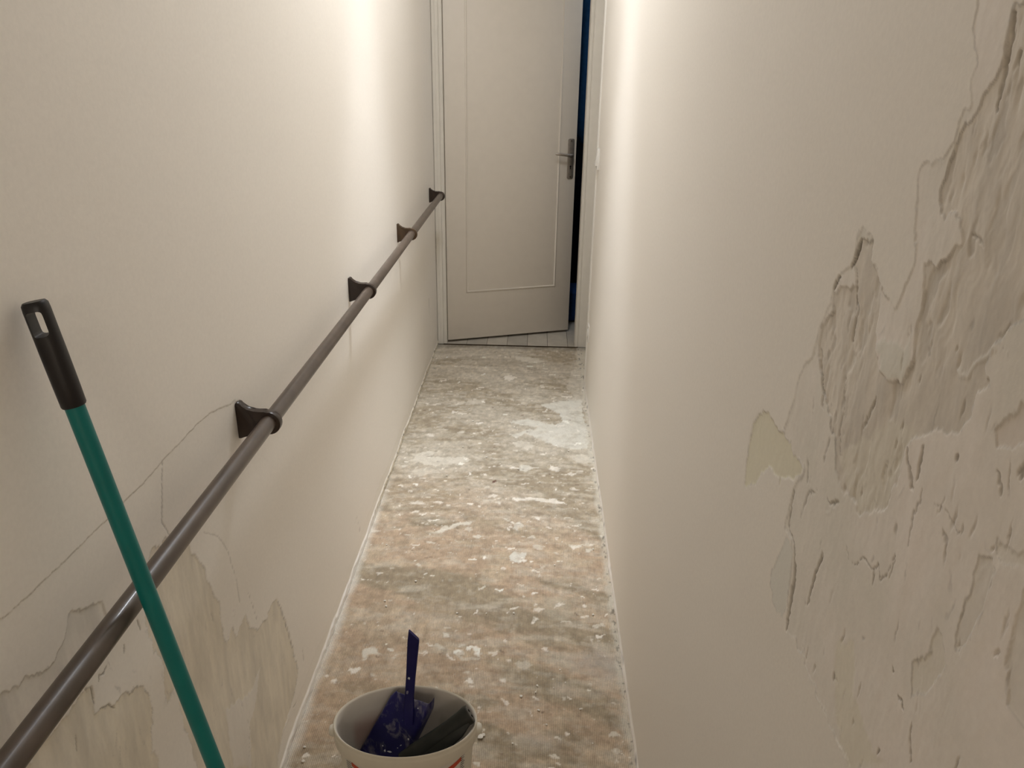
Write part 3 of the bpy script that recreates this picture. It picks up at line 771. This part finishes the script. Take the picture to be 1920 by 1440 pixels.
# grip: flattened sleeve with a hanging slot right through it near the top
bm = bmesh.new()
g0 = Ltot-.120; g1 = Ltot+.008
n = 40; rg = []
Mg = Mg @ Matrix.Rotation(math.radians(-25), 4, 'Z')
secs = [(g0, .0128, .0128), (g0+.002, .0138, .0138), (g0+.03, .0142, .0140), (g0+.07, .0140, .0138), (g1-.034, .0140, .0135), (g1-.010, .0142, .0132), (g1-.003, .0138, .0125), (g1, .0118, .0100)]
for (z, a_, b_) in secs: rg.append(ring(Mg, a_, b_, z, n, .85 if z > g0+.05 else .95))
loft(bm, rg)
grip = obj('grip', bm, M_black, None, False)
# slot
bmc = bmesh.new()
sl = []
for (cz_, s0) in ((g1-.0165, 0), (g1-.0335, 180)):
    for i in range(9):
        a = math.radians(s0+i*22.5); sl.append((.0086*math.copysign(abs(math.cos(a))**.5, math.cos(a)), cz_+.0062*math.copysign(abs(math.sin(a))**.6, math.sin(a))))
prism(bmc, sl, Mg @ Matrix(((1, 0, 0, 0), (0, 0, -1, 0), (0, 1, 0, 0), (0, 0, 0, 1))), .08)
cut = obj('slot_cutter', bmc, M_black)
md = grip.modifiers.new('slot', 'BOOLEAN'); md.operation = 'DIFFERENCE'; md.object = cut; md.solver = 'EXACT'
dg = bpy.context.evaluated_depsgraph_get(); dg.update()
nm_ = bpy.data.meshes.new_from_object(grip.evaluated_get(dg)); grip.modifiers.clear(); grip.data = nm_
bpy.data.objects.remove(cut)
for p in nm_.polygons: p.use_smooth = True
nm_.set_sharp_from_angle(angle=math.radians(38))
under(grip, bro)

# =================================================================== BUCKET
BZ = .300
cl_, cr_ = Vector(on_z((624, 1355), BZ)), Vector(on_z((894, 1352), BZ))
BC = (cl_+cr_)/2; BR = (cr_-cl_).length/2
bt, bb = Vector(on_z((760, 1284), BZ)), Vector(on_z((757, 1421), BZ))
BC.y = (bt.y+bb.y)/2; KY = (bt.y-bb.y)/2/BR        # oval: shorter front to back
buck = thing('bucket', 'off white oval plastic plaster bucket standing on the stripped floor', 'bucket', (BC.x, BC.y, 0))
buck.rotation_euler = (0, 0, math.atan2(cr_.y-cl_.y, cr_.x-cl_.x))
def lathe_grid(prof, n, colf):
    a = np.linspace(0, 2*math.pi, n+1)
    V = np.array([[(r*math.cos(t), r*math.sin(t), z) for (r, z) in prof] for t in a])
    return V, colf(V)
R1 = BR; rb = BR*.86
prof = [(0, .008), (rb-.012, .008), (rb-.006, .012)]
for i in range(1, 15): prof.append((rb-.004+(R1-.0065-rb+.004)*i/14, .012+(BZ-.016)*i/14))
prof += [(R1-.0035, BZ-.001), (R1-.0015, BZ), (R1, BZ-.0015), (R1+.0005, BZ-.005), (R1-.0010, BZ-.011), (R1+.0008, BZ-.013), (R1+.0012, BZ-.017), (R1-.0005, BZ-.042), (R1-.0025, BZ-.045), (R1-.008, BZ-.045)]
for i in range(1, 8): prof.append((R1-.008+(rb-R1+.008)*i/7, BZ-.045-(BZ-.047)*i/7))
prof += [(rb-.006, 0), (0, 0)]
def bcol(V):
    C = np.empty(V.shape); C[:] = (.70, .645, .535)
    x, y, z = V[..., 0], V[..., 1], V[..., 2]; r = np.hypot(x, y); th = np.degrees(np.arctan2(y, x))
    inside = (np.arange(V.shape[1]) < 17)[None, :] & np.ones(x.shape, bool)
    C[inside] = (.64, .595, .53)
    def patch(t0, t1, z0, z1, col, k):
        f = sstep(th, t0-3, t0+3)*(1-sstep(th, t1-3, t1+3))*sstep(z, z0-.012, z0+.012)*(1-sstep(z, z1-.012, z1+.012))*inside*k
        C[:] = lerp(C, np.array(col), f)
    patch(112, 150, .17, .235, (.44, .25, .22), .6)     # the printed label shows faintly through the wall
    patch(28, 62, .15, .225, (.33, .34, .26), .45)
    return C
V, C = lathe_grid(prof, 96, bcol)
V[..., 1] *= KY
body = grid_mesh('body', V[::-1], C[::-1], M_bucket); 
body.data.set_sharp_from_angle(angle=math.radians(55))
body.parent = buck
for s in (-1, 1):
    bm = bmesh.new()
    Me = frame((s*(R1-.003), -.004, BZ-.024), (s, 0, 0), (0, 0, 1))
    loft(bm, [ring(Me, .013, .012, 0, 18), ring(Me, .013, .012, .007, 18), ring(Me, .010, .010, .012, 18), ring(Me, .006, .006, .0135, 18)])
    bm.transform(Matrix.Identity(4))
    o = obj('handle_lug', bm, None, buck, True, 50)
    o.data.materials.clear()
    at = o.data.attributes.new('Col', 'FLOAT_COLOR', 'POINT'); at.data.foreach_set('color', np.tile(np.array((.72, .67, .57, 1), np.float32), len(o.data.vertices)))
    o.data.materials.append(M_bucket)
def band(a0, a1, z0, z1, off=.0008, n=20):
    bm = bmesh.new(); rows = []
    for i in range(n+1):
        t = math.radians(a0+(a1-a0)*i/n); row = []
        for z in (z0(i/n) if callable(z0) else z0, z1(i/n) if callable(z1) else z1):
            k = (BZ-.045-z)/(BZ-.047); r = R1-.008+(rb-R1+.008)*k+off
            row.append(bm.verts.new((r*math.cos(t), KY*r*math.sin(t), z)))
        rows.append(row)
    for a_, c_ in zip(rows, rows[1:]): bm.faces.new((a_[0], c_[0], c_[1], a_[1]))
    return bm
M_label = mat('white printed label', (.68, .64, .56), rough=.5)
lab = obj('label', band(212, 332, .06, BZ-.0455, .0006), M_label, buck, True); lab['label'] = 'printed paper label round the bucket'
obj('label_stripe', band(222, 326, lambda t: BZ-.062-.030*math.sin(math.pi*t), lambda t: BZ-.050-.024*math.sin(math.pi*t), .0011, 30), M_red, lab, True)
for a0, a1, k_ in ((214, 224, -1.5), (325, 331, -1.0)):
    for i in range(7):
        obj('print_line', band(a0, a1+(i % 3)*k_, BZ-.052-i*.006, BZ-.050-i*.006, .0012, 6), M_print, lab)


# =================================================================== DUSTPAN in the bucket
def pan_pts():
    TL = Vector(on_z((733, 1296), .318)); TR = Vector(on_z((809, 1326), .308)); BL = Vector(on_z((668, 1424), .150))
    return TL, TR, BL
TL, TR, BL = pan_pts()
wv = (TR-TL); PW = wv.length; wv.normalize()
dv = (BL-TL); dv = (dv-wv*dv.dot(wv)).normalized()
nv = wv.cross(dv).normalized()
if nv.dot(Vector((0, 0, H))-TL) < 0: nv = -nv
skew = (BL-TL).normalized()
PL = .185
pan = thing('dustpan', 'navy blue plastic dustpan smeared with plaster standing in the bucket', 'dustpan', tuple((TL+TR)/2+dv*PL))
bm = bmesh.new()
nu, nw = 26, 22
O = (TL+TR)/2
rows_f, rows_b = [], []
for i in range(nu+1):
    u = i/nu
    rf, rbk = [], []
    half = PW/2*(1+.16*u)
    sh = (skew-wv*0).dot(wv)*PL*u
    for j in range(nw+1):
        t = -1+2*j/nw
        # outside of the pan: flat floor, sides and back edge rounding away from the viewer
        drop = (.034 if t > 0 else .020)*(1-u*.6)*max(0, abs(t)-.80)/.20*1.0
        back = .005*max(0, .10-u)/.10
        inset = max(0, .10-u)/.10*.20*abs(t)**4
        rib_ = .0035*math.exp(-(t-.12)**2/.02)*(1-u)*1.0
        xx = half*(t if abs(t) < .80 else math.copysign(.80+(abs(t)-.80)*.45, t))*1.10*(1-inset)
        p = O+wv*(xx+sh)+dv*(u*PL)-nv*(drop+back)+nv*rib_
        rf.append(bm.verts.new(p)); rbk.append(bm.verts.new(p-nv*.0022))
    rows_f.append(rf); rows_b.append(rbk)
for i in range(nu):
    for j in range(nw):
        bm.faces.new((rows_f[i][j], rows_f[i+1][j], rows_f[i+1][j+1], rows_f[i][j+1]))
        bm.faces.new((rows_b[i][j], rows_b[i][j+1], rows_b[i+1][j+1], rows_b[i+1][j]))
for j in range(nw):
    bm.faces.new((rows_f[0][j], rows_f[0][j+1], rows_b[0][j+1], rows_b[0][j])); bm.faces.new((rows_f[nu][j], rows_b[nu][j], rows_b[nu][j+1], rows_f[nu][j+1]))
for i in range(nu):
    bm.faces.new((rows_f[i][0], rows_b[i][0], rows_b[i+1][0], rows_f[i+1][0])); bm.faces.new((rows_f[i][nw], rows_f[i+1][nw], rows_b[i+1][nw], rows_b[i][nw]))
pano = under(obj('pan', bm, M_blue, None, True, 60), pan)
# handle: flat channel strip rising out of the pan
HB = O+wv*PW*.10+dv*.055+nv*.004
HM = Vector(on_z((768, 1302), .322)); 
HT = Vector(on_y((776, 1190), HM.y+.012))
def strip(bm, pts, widths, thick, wdir):
    rr_ = []
    for i, p in enumerate(pts):
        q0, q1 = pts[max(i-1, 0)], pts[min(i+1, len(pts)-1)]
        Mf = frame(p, q1-q0, wdir)
        rr_.append(ring(Mf, widths[i], thick[i], 0, 16, .45))
    loft(bm, rr_)
bm = bmesh.new()
mid = HB.lerp(HM, .55)+nv*.004
strip(bm, [HB, mid, HM, HM.lerp(HT, .35), HM.lerp(HT, .7), HM.lerp(HT, .90), HT+Vector((0, 0, 0))], [.009, .0120, .0100, .0105, .0120, .0128, .0118], [.003, .004, .005, .005, .005, .0045, .004], Vector((1, -.1, 0)))
# slanting top edge
for v in bm.verts:
    k = (v.co-HT).dot((HT-HM).normalized())
    if k > -.006: v.co += (HT-HM).normalized()*(-.010*((v.co-HT).x/.012)**1)*(1 if k > -.002 else .5)
ho = under(obj('handle', bm, M_blueh, None, True, 50), pan)
# dried plaster on pan and handle
def blob(name, c, n_, r0, r1, ang, material, parent, seed):
    rs = random.Random(seed); bm = bmesh.new()
    Mf = frame(c, n_, wv); M2 = Mf @ Matrix.Rotation(ang, 4, 'Z')
    k = 14; rin = []; rout = []
    for i in range(k):
        a = 2*math.pi*i/k; q = rs.uniform(.7, 1.25)
        rout.append(bm.verts.new(M2 @ Vector((r0*q*math.cos(a), r1*q*math.sin(a), 0))))
        rin.append(bm.verts.new(M2 @ Vector((r0*q*.6*math.cos(a), r1*q*.6*math.sin(a), .0012))))
    for i in range(k):
        bm.faces.new((rout[i], rout[(i+1) % k], rin[(i+1) % k], rin[i]))
    bm.faces.new(rin); bm.faces.new(list(reversed(rout)))
    return under(obj(name, bm, material, None, True, 80), parent)
def on_pan(px):
    v = Vector(ray(*px)); o0 = Vector((0, 0, H)); t = (O-o0).dot(nv)/v.dot(nv); return o0+v*t
for i, (p, a_, b_, an, m_) in enumerate([((731, 1409), .0060, .0020, .15, M_dust), ((722, 1407), .0026, .0030, .3, M_dust), ((752, 1397), .0030, .0009, .8, M_dust),
                                         ((746, 1402), .0012, .0010, .3, M_dust), ((718, 1398), .0016, .0016, .3, M_dust), ((784, 1328), .0012, .0014, .2, M_dust), ((766, 1386), .0022, .0024, .4, M_dust)]):
    blob('plaster_spot', on_pan(p)+nv*.0008, nv, a_, b_, an, m_, pano, 30+i)
for i, (z_, a_, b_) in enumerate(((.36, .0022, .0030), )):
    pass
bm = None
hn = (Vector((0, 0, H))-HM).normalized()
hn = (hn-(HT-HM).normalized()*hn.dot((HT-HM).normalized())).normalized()
for i, (t_, a_, b_, off) in enumerate([(.30, .0028, .0032, -.004), (.06, .0026, .0050, -.005)]):
    blob('plaster_spot', HM.lerp(HT, t_)+hn*.0050+Vector((off, 0, 0)), hn, a_, b_, 0, M_smear if i else M_dust, ho, 50+i)

# =================================================================== BLACK TOOL HANDLE in the bucket
E1 = Vector(on_z((881, 1338), .318)); E0 = Vector(on_z((756, 1427), .222))
tool = thing('tool_handle', 'black rubber tool handle with oval end leaning on the right rim of the bucket', 'tool', tuple(E0))
td = (E1-E0).normalized(); tl = (E1-E0).length
tview = (Vector((0, 0, H))-E1).normalized(); tx = td.cross(tview).normalized()
Mt = frame(E0, td, tx)
bm = bmesh.new()
loft(bm, [ring(Mt, rx_, ry_, z_*tl, 24, .9) for z_, rx_, ry_ in ((0, .018, .013), (.2, .019, .014), (.45, .0175, .0135), (.7, .0165, .0135), (.88, .0185, .0140), (.975, .0205, .0150), (1, .0195, .0142))])
grp = under(obj('shaft', bm, M_tool, None, True, 50), tool)
bm = bmesh.new(); loft(bm, [ring(Mt, .0170, .0118, tl-.001, 24, .9), ring(Mt, .0165, .0112, tl+.0012, 24, .9)])
cap = under(obj('end_cap', bm, M_toolend, None, True, 40), tool)
for k in (-1, 1):
    bm = bmesh.new(); Mk = Mt @ Matrix.Translation((k*.0062, 0, tl+.0012)); loft(bm, [ring(Mk, .0034, .0028, 0, 12), ring(Mk, .0030, .0025, .0008, 12)])
    under(obj('screw_hole', bm, M_hole, None, True, 40), cap)
# lower fin under the shaft (towards the front of the bucket)
bm = bmesh.new()
sgn = 1 if (Mt.to_3x3() @ Vector((1, 0, 0))).y < 0 else -1
finp = [(.20, .012), (.42, .030), (.60, .034), (.78, .030), (.92, .020), (.985, .014), (.98, .004), (.80, .006), (.55, .006), (.30, .004)]
prism(bm, [(sgn*b_, a_*tl) for a_, b_ in finp], Mt @ Matrix(((1, 0, 0, 0), (0, 0, 1, -.004), (0, 1, 0, 0), (0, 0, 0, 1))), .014, .004, 3)
under(obj('lower_grip', bm, M_tool, None, True, 40), tool)

# =================================================================== SWITCH AND COVER PLATE on the right wall
ysw = on_x((1117.5, 300), B)[1]; zsw = on_x((1117.5, 297), B)[2]
ysw = 3.768
vz = on_y((1120, 298), ysw)[2]
sw = thing('light_switch', 'white rocker light switch near the end of the right wall', 'switch', (B, ysw, vz))
bm = bmesh.new(); box(bm, (-.010, -.036, -.047), (.003, .036, .047), .003, 2); o = obj('switch_plate', bm, M_switch, sw, True, 40)
bm = bmesh.new()
prism(bm, [(-.009, -.032), (-.019, -.026), (-.016, -.018), (-.0115, .030), (-.009, .032)], Matrix(((1, 0, 0, 0), (0, 0, 1, 0), (0, 1, 0, 0), (0, 0, 0, 1))), .055, .0012)
obj('rocker', bm, M_switch, sw, True, 40)
yc = 3.775; zc = on_y((1101, 624), yc)[2]
cp = thing('wall_socket', 'small white socket plate low on the right wall by its end', 'socket', (B, yc, zc))
bm = bmesh.new(); box(bm, (-.006, -.034, -.044), (.003, .034, .044), .003, 2); obj('socket_plate', bm, M_switch, cp, True, 40)
bm = bmesh.new(); Ms = frame((-.0058, 0, 0), (-1, 0, 0)); loft(bm, [ring(Ms, .021, .021, 0, 20), ring(Ms, .020, .020, .003, 20), ring(Ms, .016, .016, .0015, 20)]); obj('socket_face', bm, M_switch, cp, True, 40)

# =================================================================== CEILING LIGHTS (fittings above the frame; landing and batten ones added)
for (x, y, lb) in ((LAMP[0], LAMP[1], 'round ceiling light over the corridor before the door'), (.62, -3.5, 'added round ceiling fitting for the fill lamp on the unseen landing')):
    cl2 = thing('ceiling_light', lb, 'light', (x, y, ZC))
    bm = bmesh.new(); I = Matrix.Identity(4)
    loft(bm, [ring(I, .19, .19, 0, 40), ring(I, .19, .19, -.010, 40), ring(I, .185, .185, -.022, 40), ring(I, .170, .170, -.024, 40), ring(I, .168, .168, -.006, 40)])
    obj('trim_ring', bm, M_steel, cl2, True, 40)

tb = thing('added_batten', 'added long white batten fitting for the strip fill, unseen above the handrail', 'light', (LAMP[0], 2.02, ZC))  # made-up fitting to go with the added strip fill
bm = bmesh.new(); box(bm, (-.065, -.74, -.020), (.065, .74, 0), .004, 2); obj('batten_body', bm, M_switch, tb, True, 40)
for sg in (-1, 1):
    bm = bmesh.new(); box(bm, (-.065, sg*.725-.015, -.046), (.065, sg*.725+.015, -.019), .004, 2); obj('end_block', bm, M_switch, tb, True, 40)
# =================================================================== THINGS IN THE DARK ROOM
def cloth(name, label, cat, px, yy, z0, z1, wid, dep, material, seed, round_b):
    x, y, _ = on_y(px, yy)
    t = thing(name, label, cat, (x, yy, z0))
    rs = random.Random(seed); ph = [rs.uniform(0, 6.28) for _ in range(3)]
    bm = bmesh.new(); rr_ = []; n_ = 40; K = 22
    for k in range(K+1):
        u = k/K; z = (z1-z0)*u
        tap = 1.0
        if u < round_b: tap = math.sqrt(max(0.02, 1-((round_b-u)/round_b)**2))
        if u > .86: tap *= math.sqrt(max(.03, 1-((u-.86)/.145)**2))
        row = []
        for i in range(n_):
            a = 2*math.pi*i/n_
            f_ = 1+.10*math.sin(5*a+ph[0]+2*u)+.07*math.sin(9*a+ph[1]-3*u)*(1-u*.5)
            row.append(Vector((wid*tap*f_*math.cos(a), dep*tap*f_*math.sin(a), z)))
        rr_.append(row)
    loft(bm, rr_)
    return t, bm
hang = []
t, bm = cloth('hanging_jacket', 'blue cloth jacket hanging in the dark room behind the door', 'jacket', (1113, 200), 5.30, on_y((1100, 278), 5.30)[2], 2.02, .115, .07, M_cloth1, 1, .16)
obj('cloth_body', bm, M_cloth1, t, True)
bm = bmesh.new(); Mk = frame((0, 0, (2.02-t.location.z)-.006), (0, 0, 1)); loft(bm, [ring(Mk, .004, .004, 0, 10), ring(Mk, .004, .004, ZC-2.012, 10)]); obj('hanging_cord', bm, M_cloth2, t, True)
t, bm = cloth('storage_bag', 'navy cloth bag on the far floor seen through the door gap', 'bag', (1090, 570), 5.05, .0, on_y((1085, 534), 5.05)[2], .17, .12, M_cloth3, 3, .10)
obj('cloth_body', bm, M_cloth3, t, True)
t, bm = cloth('dark_coat', 'black coat standing behind the navy bag in the dark room', 'coat', (1098, 400), 5.62, .0, on_y((1100, 330), 5.62)[2], .20, .14, M_cloth2, 5, .05)
obj('cloth_body', bm, M_cloth2, t, True)

# =================================================================== PLASTER CRUMBS
crumb_meshes = []
for s in range(5):
    rs = random.Random(s); bm = bmesh.new(); bmesh.ops.create_icosphere(bm, subdivisions=1, radius=1)
    for v in bm.verts: v.co = Vector((v.co.x*rs.uniform(.7, 1.35), v.co.y*rs.uniform(.6, 1.1), v.co.z*rs.uniform(.35, .6)+.42))
    me = bpy.data.meshes.new('plaster_crumb'); bm.to_mesh(me); bm.free(); me.materials.append(M_crumb); crumb_meshes.append(me)
spots = [((571,1401),.0045),((569,1428),.0050),((901,1383),.0085),((907,1379),.0060),((1007,1286),.0045),((977,1306),.0048),((1010,1332),.0042),((1025,1359),.0035),((1112,1153),.0050),
         ((857,1150),.0036),((963,1150),.0045),((961,1394),.0036),((912,1150),.0030),((1088,1330),.0032),((725,1022),.0036),((648,1392),.0025),((1085,985),.0035),((722,1127),.0050),
         ((724,1137),.0042),((1050,1256),.0030),((1060,1280),.0028),((1038,1290),.0028),((1004,1298),.0026),((764,1212),.0030),((780,1090),.0045),((1111,1394),.0028),((1012,905),.0042),((838,892),.0050),
         ((806,770),.0050),((880,768),.0060),((887,790),.0060),((852,793),.0042),((868,838),.0055),((912,858),.0055),((972,880),.0060),((940,700),.0055),((1066,846),.0055),((918,805),.0042),((1040,1060),.0036),((1112,1030),.0045)]
rs = random.Random(4)
for p, r in spots:
    x, y, _ = on_z(p, .0)
    if x < -A+.02 or x > B-.02: continue
    o = bpy.data.objects.new('plaster_crumb', rs.choice(crumb_meshes)); COL.objects.link(o)
    o.location = (x, y, -.0002); o.scale = (r, r, r); o.rotation_euler = (0, 0, rs.uniform(0, 6.28))
    if r >= .0060 and p[1] > 1370:
        tag(o, ('largest white plaster crumb by the right lug of the bucket' if r > .007 else 'second white plaster crumb touching the largest one beside the bucket'), 'crumb', 'plaster crumbs on the corridor floor')
    else:
        tag(o, 'small white plaster crumb lying on the stripped floor', 'crumb', 'plaster crumbs on the corridor floor')
